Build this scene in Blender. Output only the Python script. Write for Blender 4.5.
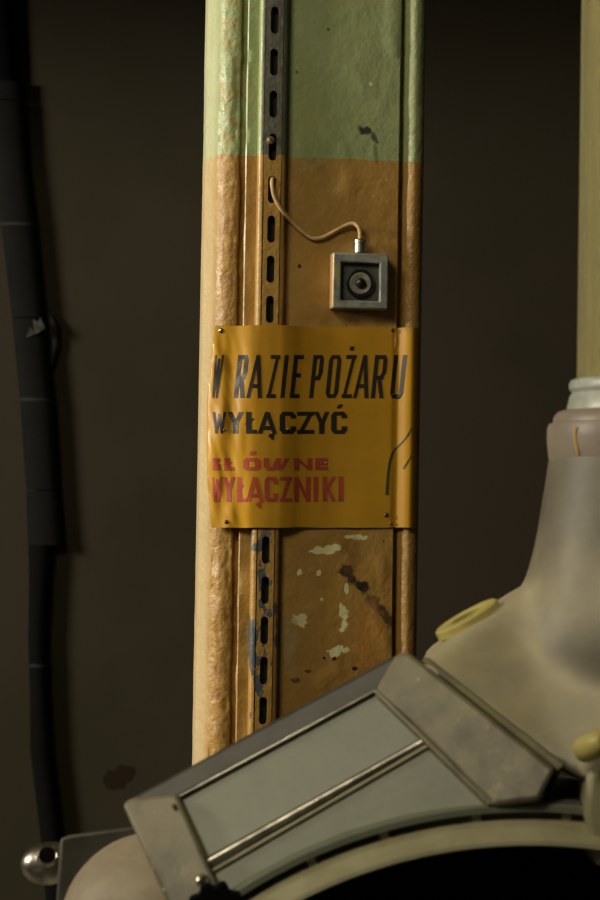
import bpy, bmesh, math, random
from mathutils import Vector, Matrix, noise

random.seed(7)
for o in list(bpy.data.objects):
    bpy.data.objects.remove(o)
scene = bpy.context.scene
COL = scene.collection

# ------------------------------------------------------------------ camera
CAM_LOC = Vector((0.0, -3.0, 1.42))
PITCH, ROLL, LENS = math.radians(2.0), math.radians(0.95), 96.0
CAM_R = Matrix.Rotation(math.radians(90) + PITCH, 3, 'X') @ Matrix.Rotation(ROLL, 3, 'Z')
cam_d = bpy.data.cameras.new('camera')
cam = bpy.data.objects.new('camera', cam_d)
COL.objects.link(cam)
cam.matrix_world = Matrix.Translation(CAM_LOC) @ CAM_R.to_4x4()
cam_d.sensor_fit = 'VERTICAL'
cam_d.sensor_height = 36.0
cam_d.sensor_width = 24.0
cam_d.lens = LENS
cam_d.clip_start = 0.05
cam_d.dof.use_dof = True
cam_d.dof.focus_distance = 2.99
cam_d.dof.aperture_fstop = 9.0
scene.camera = cam

# ------------------------------------------------------------------ world, daylight, fill, exposure
world = bpy.data.worlds.new('dim_hall')
scene.world = world
world.use_nodes = True
wb = world.node_tree.nodes['Background']
wb.inputs[0].default_value = (1.0, 0.86, 0.66, 1)
wb.inputs[1].default_value = 0.025

def area(name, loc, target, sx, sy, power, color):
    d = bpy.data.lights.new(name, 'AREA')
    d.shape = 'RECTANGLE'; d.size = sx; d.size_y = sy
    d.energy = power; d.color = color
    o = bpy.data.objects.new(name, d)
    COL.objects.link(o)
    o.location = loc
    o.rotation_euler = (Vector(target) - Vector(loc)).to_track_quat('-Z', 'Z').to_euler()
    return o
# daylight falling through the high window in the left wall
area('window_daylight', (-4.08, -1.10, 2.55), (0.0, 0.0, 1.5), 0.7, 1.2, 265.0, (1.0, 0.92, 0.76))
# soft fill added above the front left to brighten machine and plate
area('soft_fill', (-1.35, -2.45, 3.3), (0.2, -0.5, 1.2), 1.2, 0.9, 42.0, (1.0, 0.90, 0.64))

vs = scene.view_settings
vs.view_transform = 'Standard'
vs.look = 'None'
vs.exposure = 0.0
vs.gamma = 1.0
vs.use_curve_mapping = False

# ------------------------------------------------------------------ helpers
K = 36.0 / 900.0 / LENS
def ray(px, py):
    return CAM_R @ Vector(((px - 300) * K, (450 - py) * K, -1.0))
def P(px, py, Y):
    d = ray(px, py)
    return CAM_LOC + d * ((Y - CAM_LOC.y) / d.y)
def pxs(Y):                      # metres per photograph pixel at depth Y
    return K * (Y - CAM_LOC.y)

def link(o, parent=None):
    COL.objects.link(o)
    if parent is not None:
        o.parent = parent
    return o
def mesh_obj(name, verts, faces, m, parent=None, smooth=30.0):
    me = bpy.data.meshes.new(name)
    me.from_pydata([tuple(v) for v in verts], [], faces)
    bm = bmesh.new(); bm.from_mesh(me)
    bmesh.ops.recalc_face_normals(bm, faces=bm.faces)
    bm.to_mesh(me); bm.free()
    return finish(name, me, m, parent, smooth)
def finish(name, me, m, parent=None, smooth=30.0):
    if smooth:
        me.shade_smooth()
        me.set_sharp_from_angle(angle=math.radians(smooth))
    me.materials.append(m)
    return link(bpy.data.objects.new(name, me), parent)
def bm_obj(name, bm, m, parent=None, smooth=30.0):
    bmesh.ops.recalc_face_normals(bm, faces=bm.faces)
    me = bpy.data.meshes.new(name)
    bm.to_mesh(me); bm.free()
    return finish(name, me, m, parent, smooth)
def empty(name, loc=(0, 0, 0), rz=0.0):
    o = bpy.data.objects.new(name, None)
    o.location = loc; o.rotation_euler = (0, 0, rz)
    o.empty_display_size = 0.05
    return link(o)
def tag(o, label, cat, group=None):
    o['label'] = label; o['category'] = cat
    if group: o['group'] = group
    return o
def structure(o, label, cat):
    o['kind'] = 'structure'; o['label'] = label; o['category'] = cat
    return o
def bevel(o, w, seg=2, ang=35):
    md = o.modifiers.new('bevel', 'BEVEL')
    md.width = w; md.segments = seg; md.limit_method = 'ANGLE'; md.angle_limit = math.radians(ang)
    md.harden_normals = False
    return o
def box_geo(x0, x1, y0, y1, z0, z1):
    v = [(x, y, z) for x in (x0, x1) for y in (y0, y1) for z in (z0, z1)]
    f = [(0, 1, 3, 2), (4, 6, 7, 5), (0, 4, 5, 1), (2, 3, 7, 6), (0, 2, 6, 4), (1, 5, 7, 3)]
    return v, f
def box(name, dims, m, parent=None, bev=0):
    v, f = box_geo(*dims)
    o = mesh_obj(name, v, f, m, parent, 30)
    if bev: bevel(o, bev)
    return o
def lathe_geo(profile, center, axis=(0, 0, 1), seg=48, up=None):
    """profile: (radius, height along axis); axis direction; closed by poles when radius 0"""
    a = Vector(axis).normalized()
    t = a.orthogonal().normalized() if up is None else (Vector(up) - a * a.dot(Vector(up))).normalized()
    b = a.cross(t)
    c = Vector(center)
    verts, faces = [], []
    n = len(profile)
    for (r, h) in profile:
        for k in range(seg):
            w = 2 * math.pi * k / seg
            verts.append(c + a * h + (t * math.cos(w) + b * math.sin(w)) * r)
    for i in range(n - 1):
        for k in range(seg):
            k2 = (k + 1) % seg
            faces.append((i * seg + k, i * seg + k2, (i + 1) * seg + k2, (i + 1) * seg + k))
    return verts, faces
def lathe(name, profile, center, axis, m, parent=None, seg=48, closed=False, smooth=35, caps=True):
    v, f = lathe_geo(profile + ([profile[0]] if closed else []), center, axis, seg)
    if not closed and caps:
        n = len(profile)
        f.append(tuple(range(seg))); f.append(tuple(range((n - 1) * seg, n * seg)))
    me = bpy.data.meshes.new(name)
    me.from_pydata([tuple(q) for q in v], [], f)
    bm = bmesh.new(); bm.from_mesh(me)
    bmesh.ops.remove_doubles(bm, verts=bm.verts, dist=1e-6)
    return bm_obj(name, bm, m, parent, smooth)
def smooth_path(pts, sub=8):
    pts = [Vector(p) for p in pts]
    out = []
    for i in range(len(pts) - 1):
        p0 = pts[max(i - 1, 0)]; p1 = pts[i]; p2 = pts[i + 1]; p3 = pts[min(i + 2, len(pts) - 1)]
        for s in range(sub):
            t = s / sub
            out.append(0.5 * ((2 * p1) + (-p0 + p2) * t + (2 * p0 - 5 * p1 + 4 * p2 - p3) * t * t
                              + (-p0 + 3 * p1 - 3 * p2 + p3) * t ** 3))
    out.append(pts[-1])
    return out
def tube(name, pts, r, m, parent=None, seg=12, rfun=None):
    verts, faces = [], []
    n = len(pts)
    t0 = None; side = None
    for i, p in enumerate(pts):
        tg = (pts[min(i + 1, n - 1)] - pts[max(i - 1, 0)]).normalized()
        if side is None:
            side = tg.orthogonal().normalized()
        side = (side - tg * tg.dot(side)).normalized()
        b = tg.cross(side)
        rr = rfun(i / (n - 1)) if rfun else r
        for k in range(seg):
            w = 2 * math.pi * k / seg
            verts.append(p + (side * math.cos(w) + b * math.sin(w)) * rr)
    for i in range(n - 1):
        for k in range(seg):
            k2 = (k + 1) % seg
            faces.append((i * seg + k, i * seg + k2, (i + 1) * seg + k2, (i + 1) * seg + k))
    faces.append(tuple(range(seg))); faces.append(tuple(range((n - 1) * seg, n * seg)))
    return mesh_obj(name, verts, faces, m, parent, 40)

# ------------------------------------------------------------------ materials
class NT:
    def __init__(self, name):
        self.m = bpy.data.materials.new(name); self.m.use_nodes = True
        self.t = self.m.node_tree; self.t.nodes.clear()
        self.out = self.n('ShaderNodeOutputMaterial')
        self.b = self.n('ShaderNodeBsdfPrincipled')
        self.l(self.b.outputs[0], self.out.inputs[0])
        self.tc = self.n('ShaderNodeTexCoord').outputs['Object']
    def n(self, k): return self.t.nodes.new(k)
    def l(self, a, b): self.t.links.new(a, b)
    def put(self, sock, v):
        if hasattr(v, 'is_output'): self.l(v, sock)
        elif isinstance(v, (tuple, list)) and len(v) == 3 and sock.type == 'RGBA': sock.default_value = (*v, 1)
        else: sock.default_value = v
    def math(self, op, a, b=0.0, c=None, clamp=False):
        q = self.n('ShaderNodeMath'); q.operation = op; q.use_clamp = clamp
        self.put(q.inputs[0], a); self.put(q.inputs[1], b)
        if c is not None: self.put(q.inputs[2], c)
        return q.outputs[0]
    def noise(self, scale, detail=4, rough=0.55, vec=None, dist=0.0):
        q = self.n('ShaderNodeTexNoise'); q.inputs['Scale'].default_value = scale
        q.inputs['Detail'].default_value = detail; q.inputs['Roughness'].default_value = rough
        q.inputs['Distortion'].default_value = dist
        self.l(vec if vec is not None else self.tc, q.inputs['Vector'])
        return q.outputs[0]
    def scaled(self, s):
        q = self.n('ShaderNodeMapping'); q.inputs['Scale'].default_value = s
        self.l(self.tc, q.inputs['Vector']); return q.outputs[0]
    def ramp(self, f, a, b, lo=0.0, hi=1.0):
        q = self.n('ShaderNodeMapRange'); q.clamp = True
        q.interpolation_type = 'SMOOTHSTEP'
        self.put(q.inputs['Value'], f)
        q.inputs['From Min'].default_value = a; q.inputs['From Max'].default_value = b
        q.inputs['To Min'].default_value = lo; q.inputs['To Max'].default_value = hi
        return q.outputs[0]
    def mix(self, f, a, b, mode='MIX'):
        q = self.n('ShaderNodeMix'); q.data_type = 'RGBA'; q.blend_type = mode
        self.put(q.inputs[0], f); self.put(q.inputs[6], a); self.put(q.inputs[7], b)
        return q.outputs[2]
    def xyz(self):
        q = self.n('ShaderNodeSeparateXYZ'); self.l(self.tc, q.inputs[0]); return q.outputs
    def bump(self, h, strength=0.3, dist=0.002):
        q = self.n('ShaderNodeBump'); q.inputs['Strength'].default_value = strength
        q.inputs['Distance'].default_value = dist
        self.l(h, q.inputs['Height']); self.l(q.outputs[0], self.b.inputs['Normal'])
    def set(self, color=None, rough=None, metal=None):
        if color is not None: self.put(self.b.inputs['Base Color'], color)
        if rough is not None: self.put(self.b.inputs['Roughness'], rough)
        if metal is not None: self.put(self.b.inputs['Metallic'], metal)
        return self.m

def simple(name, c, rough=0.5, metal=0.0, c2=None, scale=30, bump=0.0, bscale=120, lo=.4, hi=.65):
    w = NT(name)
    col = c
    if c2: col = w.mix(w.ramp(w.noise(scale, 5, .6), lo, hi), c, c2)
    if bump: w.bump(w.noise(bscale, 4), bump, 0.002)
    return w.set(col, rough, metal)

M = {}
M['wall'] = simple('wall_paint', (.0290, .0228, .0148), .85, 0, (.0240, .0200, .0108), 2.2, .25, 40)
M['floor'] = simple('floor_concrete', (.10, .09, .075), .85, 0, (.07, .06, .05), 6, .3, 60)
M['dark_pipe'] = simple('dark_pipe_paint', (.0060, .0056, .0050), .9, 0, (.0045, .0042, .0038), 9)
M['black_rubber'] = simple('black_rubber', (.0012, .0012, .0012), .9)
M['pale_paper'] = simple('pale_paper', (.05, .048, .04), .8, 0, (.018, .018, .017), 60)
M['joint'] = simple('joint_tape', (.017, .017, .016), .8)
M['steel'] = simple('worn_steel', (.62, .58, .50), .32, 1.0, (.40, .37, .30), 40, .1, 160)
M['zinc'] = simple('zinc_cast', (.27, .27, .245), .45, .35, (.17, .17, .155), 55, .25, 150)
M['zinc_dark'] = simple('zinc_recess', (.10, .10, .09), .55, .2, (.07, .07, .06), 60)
M['button_ring'] = simple('button_plastic', (.29, .275, .22), .5, 0, (.20, .19, .15), 80)
M['button_black'] = simple('button_black', (.010, .010, .010), .35)
M['cable'] = simple('cable_painted', (.54, .37, .17), .55, 0, (.42, .26, .10), 60, .2, 200)
M['brass'] = simple('dull_brass', (.42, .33, .16), .4, .7, (.20, .15, .08), 150)
M['nail'] = simple('rusty_nail', (.10, .065, .035), .45, .6)
M['nail_bright'] = simple('shiny_nail', (.75, .68, .52), .25, 1.0)
M['ink_black'] = simple('ink_black', (.017, .014, .011), .42, 0, (.028, .021, .013), 90)
M['ink_red'] = simple('ink_red', (.42, .060, .035), .45, 0, (.34, .052, .028), 80)
M['ink_green'] = simple('ink_green', (.035, .055, .018), .5)
for k in ('wall', 'dark_pipe', 'black_rubber', 'joint', 'pale_paper'):
    M[k].node_tree.nodes['Principled BSDF'].inputs['Specular IOR Level'].default_value = .12
# foreground machine
w = NT('dust_lit_casting')
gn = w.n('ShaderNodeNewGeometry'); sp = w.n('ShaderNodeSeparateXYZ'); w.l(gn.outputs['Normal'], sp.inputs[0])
dust_toplight = w.ramp(w.math('ADD', sp.outputs[2], w.math('MULTIPLY_ADD', w.noise(11, 5, .6), .45, -.225)), -.02, .60)  # brighter on upward faces: top light painted into the dust colour
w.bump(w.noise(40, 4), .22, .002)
M['cast_dust_lit'] = w.set(w.mix(dust_toplight, (.125, .110, .086), w.mix(w.ramp(w.noise(13, 6, .65), .35, .68), (.365, .322, .222), (.47, .41, .245))), .5)
w = NT('dusty_cap')
col = w.mix(w.ramp(w.noise(16, 5, .65, w.scaled((1, 1, .6))), .38, .62), (.245, .212, .135), (.130, .117, .082))
col = w.mix(w.math('MULTIPLY', w.ramp(w.noise(38, 5, .7), .55, .66), .6), col, (.34, .30, .18))
col = w.mix(w.ramp(w.noise(85, 2, .5), .735, .75), col, (.50, .46, .34))
w.bump(w.noise(60, 4), .25, .002)
M['cap_dust'] = w.set(col, .5)
M['neck_dust'] = simple('dusty_neck', (.26, .21, .18), .42, 0, (.31, .26, .19), 14, .15, 60)
M['panel'] = simple('panel_sheet', (.180, .190, .135), .42, 0, (.158, .166, .118), 26, .08, 120)
M['dark_brown'] = simple('dark_brown_grey', (.066, .060, .047), .5, 0, (.045, .041, .032), 30, .2, 80)  # plain dark grey-brown for the top rail and other dark parts
M['bead'] = simple('steel_bead', (.50, .47, .41), .33, .8, (.20, .18, .15), 22)
M['olive'] = simple('olive_enamel', (.38, .35, .22), .45, 0, (.31, .285, .17), 20, .15, 60)
M['brown_cast'] = simple('brown_casting', (.36, .30, .205), .55, 0, (.27, .21, .145), 14, .2, 60)
M['black_hole'] = simple('black_recess', (.008, .006, .004), .8)
M['black_hole'].node_tree.nodes['Principled BSDF'].inputs['Specular IOR Level'].default_value = .02
M['yellow'] = simple('yellow_plastic', (.56, .48, .16), .40, 0, (.48, .40, .12), 30)
M['white_ring'] = simple('white_ring', (.50, .52, .46), .35, 0, (.36, .38, .34), 30, .1, 80)
M['olive_green'] = simple('olive_gasket', (.15, .135, .05), .6, 0, (.11, .095, .045), 40)
M['liner'] = NT('cream_liner')
w = M['liner']
st = w.noise(16, 4, .6, w.scaled((2.2, 2.2, .35)), 1.2)
M['liner'] = w.set(w.mix(w.ramp(st, .35, .68), (.52, .44, .14), (.85, .78, .42)), .5)
w = NT('clear_tube')
w.b.inputs['Transmission Weight'].default_value = 0.7
w.b.inputs['IOR'].default_value = 1.45
M['tube'] = w.set((.66, .61, .33), .12)

# ------------------------------------------------------------------ column frame
COLUMN_YAW = math.radians(8.0)
c0 = P(316.0, 450, 0.0)
COLUMN_LOC = Vector((c0.x, 0.0, 0.0))
CR = Matrix.Rotation(COLUMN_YAW, 3, 'Z')
CRI = CR.inverted()
def colpt(px, py, yl=-0.006):
    """photograph pixel -> (x, z) on the plane y = yl of the column's own frame"""
    o = CRI @ (CAM_LOC - COLUMN_LOC); d = CRI @ ray(px, py)
    t = (yl - o.y) / d.y
    q = o + d * t
    return q.x, q.z
X_A, Z_A = colpt(212, 153); X_B, Z_B = colpt(418, 162)
PAINT_S = (Z_B - Z_A) / (X_B - X_A); PAINT_Z = Z_A - PAINT_S * X_A
SIGN_TOP = colpt(316, 325)[1]; SIGN_BOT = colpt(316, 526)[1]

def paint_material(name, spots=(), dark=(), bare=None, crust=0.0, chips=0.0, side=False):
    w = NT(name)
    xyz = w.xyz()
    x, y, z = xyz[0], xyz[1], xyz[2]
    nb = w.noise(28, 3)
    edge = w.math('ADD', w.math('MULTIPLY', x, PAINT_S), w.math('MULTIPLY_ADD', nb, .006, PAINT_Z - .003))
    up = w.ramp(w.math('SUBTRACT', z, edge), -.0007, .0007)
    n1 = w.noise(7, 5, .6); n2 = w.noise(26, 5, .65); n3 = w.noise(90, 3)
    mint = w.mix(w.ramp(n1, .35, .7), (.325, .375, .185), (.265, .325, .140))
    mint = w.mix(w.math('MULTIPLY', w.ramp(n2, .52, .75), .55), mint, (.33, .28, .085))
    orange = w.mix(w.ramp(n1, .35, .68), (.41, .238, .058), (.335, .182, .040))
    orange = w.mix(w.math('MULTIPLY', w.ramp(n2, .55, .78), .5), orange, (.30, .145, .04))
    col = w.mix(up, orange, mint)
    left_pale = w.ramp(w.math('ADD', x, w.math('MULTIPLY', nb, .004)), -.1335, -.1225, .7, 0)
    col = w.mix(left_pale, col, w.mix(up, (.54, .445, .26), (.49, .49, .315)))  # paler cream and pale mint towards the left edge
    crust_zone = w.ramp(x, -.134, -.122)
    if crust:
        cz = w.noise(55, 6, .7)
        col = w.mix(w.math('MULTIPLY', w.math('MULTIPLY', w.ramp(cz, .46, .62), crust), crust_zone), col, w.mix(up, (.30, .15, .045), (.36, .27, .085)))
        col = w.mix(w.math('MULTIPLY', w.math('MULTIPLY', w.ramp(w.noise(75, 4, .7), .66, .72), crust), crust_zone), col, w.mix(up, (.66, .54, .32), (.50, .50, .28)))
    if chips:
        cm = w.ramp(w.noise(38, 3, .6, w.scaled((1, 1, .55))), .70, .715)
        col = w.mix(w.math('MULTIPLY', cm, chips), col, (.62, .55, .30))
        cm = w.ramp(w.noise(50, 3, .6, w.scaled((1.3, 1, .8))), .725, .74)
        col = w.mix(w.math('MULTIPLY', cm, chips), col, (.10, .065, .03))
    def blob(sx, sz, rx, rz, ang=0.0, rag=.75):
        dx = w.math('SUBTRACT', x, sx); dz = w.math('SUBTRACT', z, sz)
        ca, sa = math.cos(ang), math.sin(ang)
        u = w.math('ADD', w.math('MULTIPLY', dx, ca / rx), w.math('MULTIPLY', dz, sa / rx))
        v = w.math('ADD', w.math('MULTIPLY', dx, -sa / rz), w.math('MULTIPLY', dz, ca / rz))
        d = w.math('SQRT', w.math('ADD', w.math('MULTIPLY', u, u), w.math('MULTIPLY', v, v)))
        return w.math('ADD', d, w.math('MULTIPLY_ADD', n3, rag * 2, -rag))
    for (px, py, rx, ry, ang, c) in spots:
        sx, sz = colpt(px, py)
        col = w.mix(w.ramp(blob(sx, sz, rx * .00135, ry * .00135, ang, 2.0), .85, 1.0, 1, 0), col, c)
    for (px, py, rx, ry, ang, c, a) in dark:
        sx, sz = colpt(px, py)
        f = w.ramp(blob(sx, sz, rx * .00125, ry * .00125, ang, 1.3), .45, 1.15, a, 0)
        col = w.mix(f, col, c)
    if bare:
        col = bare(w, col, x, z, up, n2)
    h = w.math('ADD', w.math('MULTIPLY', w.noise(42, 5, .6), 1.0), w.math('MULTIPLY', w.noise(160, 3), .35))
    w.bump(h, .85 if crust else .5, .0035)
    return w.set(col, w.ramp(n2, .3, .8, .36, .55))

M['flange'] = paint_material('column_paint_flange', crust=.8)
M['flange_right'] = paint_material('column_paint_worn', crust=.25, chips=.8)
CREAM = (.70, .66, .36)
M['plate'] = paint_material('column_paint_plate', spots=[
    (317, 551, 8, 3, .1, CREAM), (333, 548, 7, 3.4, .25, CREAM), (353, 537, 9, 1.8, 0, CREAM), (365, 538, 3, 2.4, 0, CREAM),
    (301, 620, 6.5, 5.2, 0, CREAM), (345, 611, 4, 5.4, .2, CREAM), (344, 628, 3.4, 5, 0, CREAM),
    (339, 651, 8, 4.6, .6, CREAM), (299, 572, 2, 2.2, 0, CREAM), (319, 573, 1.8, 2.2, 0, CREAM), (322, 600, 1.6, 2.2, 0, CREAM),
    (347, 588, 1.8, 4, 0, CREAM), (384, 541, 1.6, 2.5, 0, (.16, .08, .03)), (371, 84, 1.6, 1.4, 0, CREAM),
    (324, 658, 2.8, 2.2, 0, (.03, .02, .012)), (335, 659, 2.2, 1.6, 0, (.05, .03, .015)),
    (354, 669, 4.5, 3, -.3, (.018, .014, .01)), (296, 681, 7, 2, 0, (.13, .06, .02)), (307, 671, 3.5, 1.5, 0, (.13, .06, .02)),
    (300, 266, 1.6, 1.4, 0, (.05, .03, .015)), (297, 72, 1.6, 1.4, 0, (.10, .08, .03)), (329, 29, 1.6, 1.4, 0, (.1, .08, .03)),
], dark=[
    (347, 571, 6.5, 6, 0, (.010, .008, .006), 1.0), (354, 580, 14, 6.5, -.75, (.012, .010, .008), .95), (363, 588, 11, 7, -.6, (.016, .012, .009), .95),
    (373, 602, 15, 6, -.9, (.10, .05, .02), .75), (386, 616, 17, 6, -1.05, (.03, .02, .012), .85),
    (290, 645, 9, 34, 0, (.33, .25, .14), .6), (352, 560, 9, 26, .1, (.18, .08, .025), .5), (368, 640, 16, 40, 0, (.50, .22, .05), .5),
    (366, 131, 9, 5, -.15, (.035, .035, .028), 1.0), (374, 137, 7, 4.5, -.9, (.05, .05, .035), .9), (375.5, 149, 2.8, 14, .1, (.11, .12, .06), .6),
    (310, 120, 26, 60, 0, (.30, .34, .13), .5), (345, 60, 20, 70, 0, (.36, .42, .2), .4),
])
def rail_bare(w, col, x, z, up, n2):
    xs, _ = colpt(273, 100, -.018)
    lip = w.ramp(w.math('SUBTRACT', x, xs), -.0145, -.0125)
    steel = w.mix(w.ramp(w.noise(20, 4, .6), .35, .7), (.125, .115, .095), (.075, .07, .06))
    col = w.mix(w.math('MULTIPLY', w.math('MULTIPLY', up, lip), .93), col, steel)
    zl = colpt(273, 530, -.018)[1]
    low = w.ramp(z, zl - .01, zl + .01, 1, 0)
    chip = w.ramp(w.noise(34, 4, .6, w.scaled((1.0, 1, .55))), .525, .545)
    chip = w.math('MULTIPLY', w.math('MULTIPLY', chip, low), 1.0)
    return w.mix(chip, col, (.075, .085, .095))
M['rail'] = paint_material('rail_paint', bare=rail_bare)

# ------------------------------------------------------------------ setting
WALL_Y = 1.62
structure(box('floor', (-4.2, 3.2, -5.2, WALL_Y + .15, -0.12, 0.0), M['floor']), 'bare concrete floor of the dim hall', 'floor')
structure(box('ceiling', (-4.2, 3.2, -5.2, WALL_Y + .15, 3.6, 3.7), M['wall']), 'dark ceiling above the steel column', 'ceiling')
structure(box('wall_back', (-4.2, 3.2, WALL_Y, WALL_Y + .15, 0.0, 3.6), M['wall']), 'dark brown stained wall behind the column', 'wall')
# left wall with the window opening the daylight comes through
wl = []
def wall_left():
    v, f = [], []
    for d in ((-4.35, -4.2, -5.2, -1.6, 0, 3.6), (-4.35, -4.2, -0.6, WALL_Y + .15, 0, 3.6),
              (-4.35, -4.2, -1.6, -0.6, 0, 1.9), (-4.35, -4.2, -1.6, -0.6, 3.2, 3.6)):
        a, b = box_geo(*d)
        f += [tuple(i + len(v) for i in q) for q in b]; v += a
    return mesh_obj('wall_left', v, f, M['wall'], None, 30)
structure(wall_left(), 'dark side wall with a high window opening', 'wall')
structure(box('added_shade_pier', (-2.2, -2.0, -1.9, -.86, 0.0, 3.6), M['wall']), 'added unseen pier that keeps window light off the machine', 'wall')  # added out of view to shade the machine from the window lamp
structure(box('shade_blocker', (-4.2, 3.2, .62, .82, 2.46, 3.6), M['wall']), 'added unseen beam behind the column', 'blocker')  # added out of view to cast shade on the top of the back wall
# brown stain on the wall
def stain():
    c = P(118, 777, WALL_Y - .0012)
    s = pxs(WALL_Y)
    pts = []
    for k in range(40):
        a = 2 * math.pi * k / 40
        r = (12 + 5 * noise.noise(Vector((math.cos(a) * 1.6, math.sin(a) * 1.6, 3.1))) + 3.5 * math.cos(2 * a - 1.0)) * s
        pts.append((c.x + r * math.cos(a) * 1.1, c.y, c.z + r * math.sin(a)))
    v = pts + [(p[0], WALL_Y, p[2]) for p in pts]
    n = len(pts)
    f = [tuple(range(n)), tuple(range(n, 2 * n))] + [(i, (i + 1) % n, n + (i + 1) % n, n + i) for i in range(n)]
    sm_ = simple('stain_brown', (.017, .0115, .0068), .9)
    sm_.node_tree.nodes['Principled BSDF'].inputs['Specular IOR Level'].default_value = .05
    o = mesh_obj('wall_stain', v, f, sm_, bpy.data.objects['wall_back'], 30)
    o['label'] = 'small dark brown blotch on the wall'
stain()

# dark jointed downpipe with hose hanging in front of the wall
def downpipe():
    Y = WALL_Y - .022
    root = empty('jointed_downpipe', P(40, 560, WALL_Y - .05))
    inv = Matrix.Translation(-root.location)
    def strip(name, rows, m, depth=.021, y=Y, n=8):
        # rows: (py, x_left, x_right) -> lofted half-round duct against the wall
        v, f = [], []
        for (py, xl, xr) in rows:
            a = P(xl, py, y); b = P(xr, py, y)
            c = (a + b) / 2; r = (b - a).length / 2
            for k in range(2 * n):
                w_ = math.pi * 2 * k / (2 * n)
                q = Vector((c.x + r * math.cos(w_), c.y + depth * math.sin(w_), c.z))
                v.append(q - root.location)
        s = 2 * n
        for i in range(len(rows) - 1):
            for k in range(s):
                f.append((i * s + k, i * s + (k + 1) % s, (i + 1) * s + (k + 1) % s, (i + 1) * s + k))
        f.append(tuple(range(s))); f.append(tuple(range((len(rows) - 1) * s, len(rows) * s)))
        return mesh_obj(name, v, f, m, root, 40)
    strip('upper_pipe', [(-60, -28, 8), (0, -26, 11), (84, -22, 15)], M['black_rubber'], .017)
    segs = [[(82, -20, 23), (101, -18, 24)], [(102, -18, 25), (160, -8, 28), (225, 1, 36)], [(226, 1, 36), (318, 12, 45)],
            [(319, 12, 45), (400, 20, 53)], [(401, 20, 54), (490, 26, 59)], [(491, 26, 59), (545, 28, 64)]]
    for s in segs:
        strip('pipe_section', s, M['dark_pipe'])
    for py, xl, xr in ((225, 0, 36), (400, 20, 53)):
        strip('joint_band', [(py - 1.6, xl, xr + .5), (py + 1.6, xl, xr + .5)], M['joint'], .023)
    strip('hose', [(545, 28, 53), (580, 29, 50), (640, 28, 47), (700, 30, 49), (750, 30, 52), (800, 36, 58), (850, 42, 64), (930, 48, 70)],
          M['black_rubber'], .019)
    strip('hose_clip', [(664, 29, 48.5), (667, 29, 48.5)], M['joint'], .0205)
    strip('side_conduit', [(316, 46, 54), (325, 48, 59), (345, 50, 60), (358, 50, 56), (366, 50, 53)], M['joint'], .010, WALL_Y - .011)
    # torn paper scrap
    v = []
    for (px, py) in ((26, 338), (30, 327), (34, 331), (33, 319), (38, 322), (40, 317), (45, 328), (38, 333)):
        v.append(P(px, py, Y - .0235) - root.location)
    n = len(v); v += [q + Vector((0, .003, 0)) for q in v]
    f = [tuple(range(n)), tuple(range(n, 2 * n))] + [(i, (i + 1) % n, n + (i + 1) % n, n + i) for i in range(n)]
    o = mesh_obj('torn_label', v, f, M['pale_paper'], root, 30); o['label'] = 'pale torn label scrap'
    tag(root, 'dark jointed downpipe with black hose on the wall at far left', 'pipe')
downpipe()

# ------------------------------------------------------------------ the steel column
column = empty('steel_column', COLUMN_LOC, COLUMN_YAW)
tag(column, 'battered steel column painted mint green above and orange brown below', 'column')
ZS = [0.0, .35, .7, .84] + [.85 + .005 * i for i in range(241)] + [2.2, 2.7, 3.6]
def extrude_section(name, pts, m, disp=None, zs=ZS):
    n = len(pts); v = []; f = []
    nor = []
    for i in range(n):
        a = Vector(pts[i - 1]); b = Vector(pts[(i + 1) % n])
        d = (b - a).normalized(); nor.append(Vector((d.y, -d.x)))
    for z in zs:
        for i, p in enumerate(pts):
            q = Vector(p)
            if disp and .845 < z < 2.1: q = q + nor[i] * disp(p[0], p[1], z)
            v.append((q.x, q.y, z))
    for j in range(len(zs) - 1):
        for i in range(n):
            i2 = (i + 1) % n
            f.append((j * n + i, j * n + i2, (j + 1) * n + i2, (j + 1) * n + i))
    f.append(tuple(range(n))); f.append(tuple(range((len(zs) - 1) * n, len(zs) * n)))
    return mesh_obj(name, v, f, m, column, 38)
def arc(cx, cy, r, a0, a1, n):
    return [(cx + r * math.cos(math.radians(a0 + (a1 - a0) * i / n)), cy + r * math.sin(math.radians(a0 + (a1 - a0) * i / n))) for i in range(n + 1)]
W2, DEP, TH = .1275, .26, .008
def seg(a, b, n):
    return [(a[0] + (b[0] - a[0]) * i / n, a[1] + (b[1] - a[1]) * i / n) for i in range(1, n)]
# left channel: counter-clockwise seen from above, starting on the front flange tip
L = []
XL = colpt(199.5, 450, .05)[0]
L += arc(-.1050, .003, .003, 0, -90, 3)                     # rounded tip
L += seg((-.1050, 0), (-.1095, 0), 3)
L += arc(-.1095, .022, .022, -90, -150, 10)                 # wide rolled corner
L += seg((-.1095 - .022 * .866, .011), (XL + .002, .040), 8)
L += arc(XL + .010, .046, .010, -150, -180, 3)
L += seg((XL, .046), (XL, .074), 3)
L += [(XL, .074), (XL + TH, .074), (XL + TH, .05), (-.124, .0200), (-.1095, TH + .001), (-.1015, TH)]
L = L[::-1]
XR = colpt(420.3, 450, .01)[0]
Rr = [(.1048, TH), (XR - TH, .022), (XR - TH, DEP - TH), (.10, DEP - TH), (.10, DEP), (XR - .001, DEP)]
Rr += seg((XR - .001, DEP), (XR, .024), 8)
Rr += [(XR + (.1185 - XR) * (1 - math.cos(math.radians(a))), .024 - .0300 * math.sin(math.radians(a)) ** .8) for a in range(4, 90, 9)]
Rr += [(.1172, -.0060), (.1150, -.0050), (.1120, -.0028), (.1090, .0002), (.1064, .0034)]
Rr = Rr[::-1]
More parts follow.
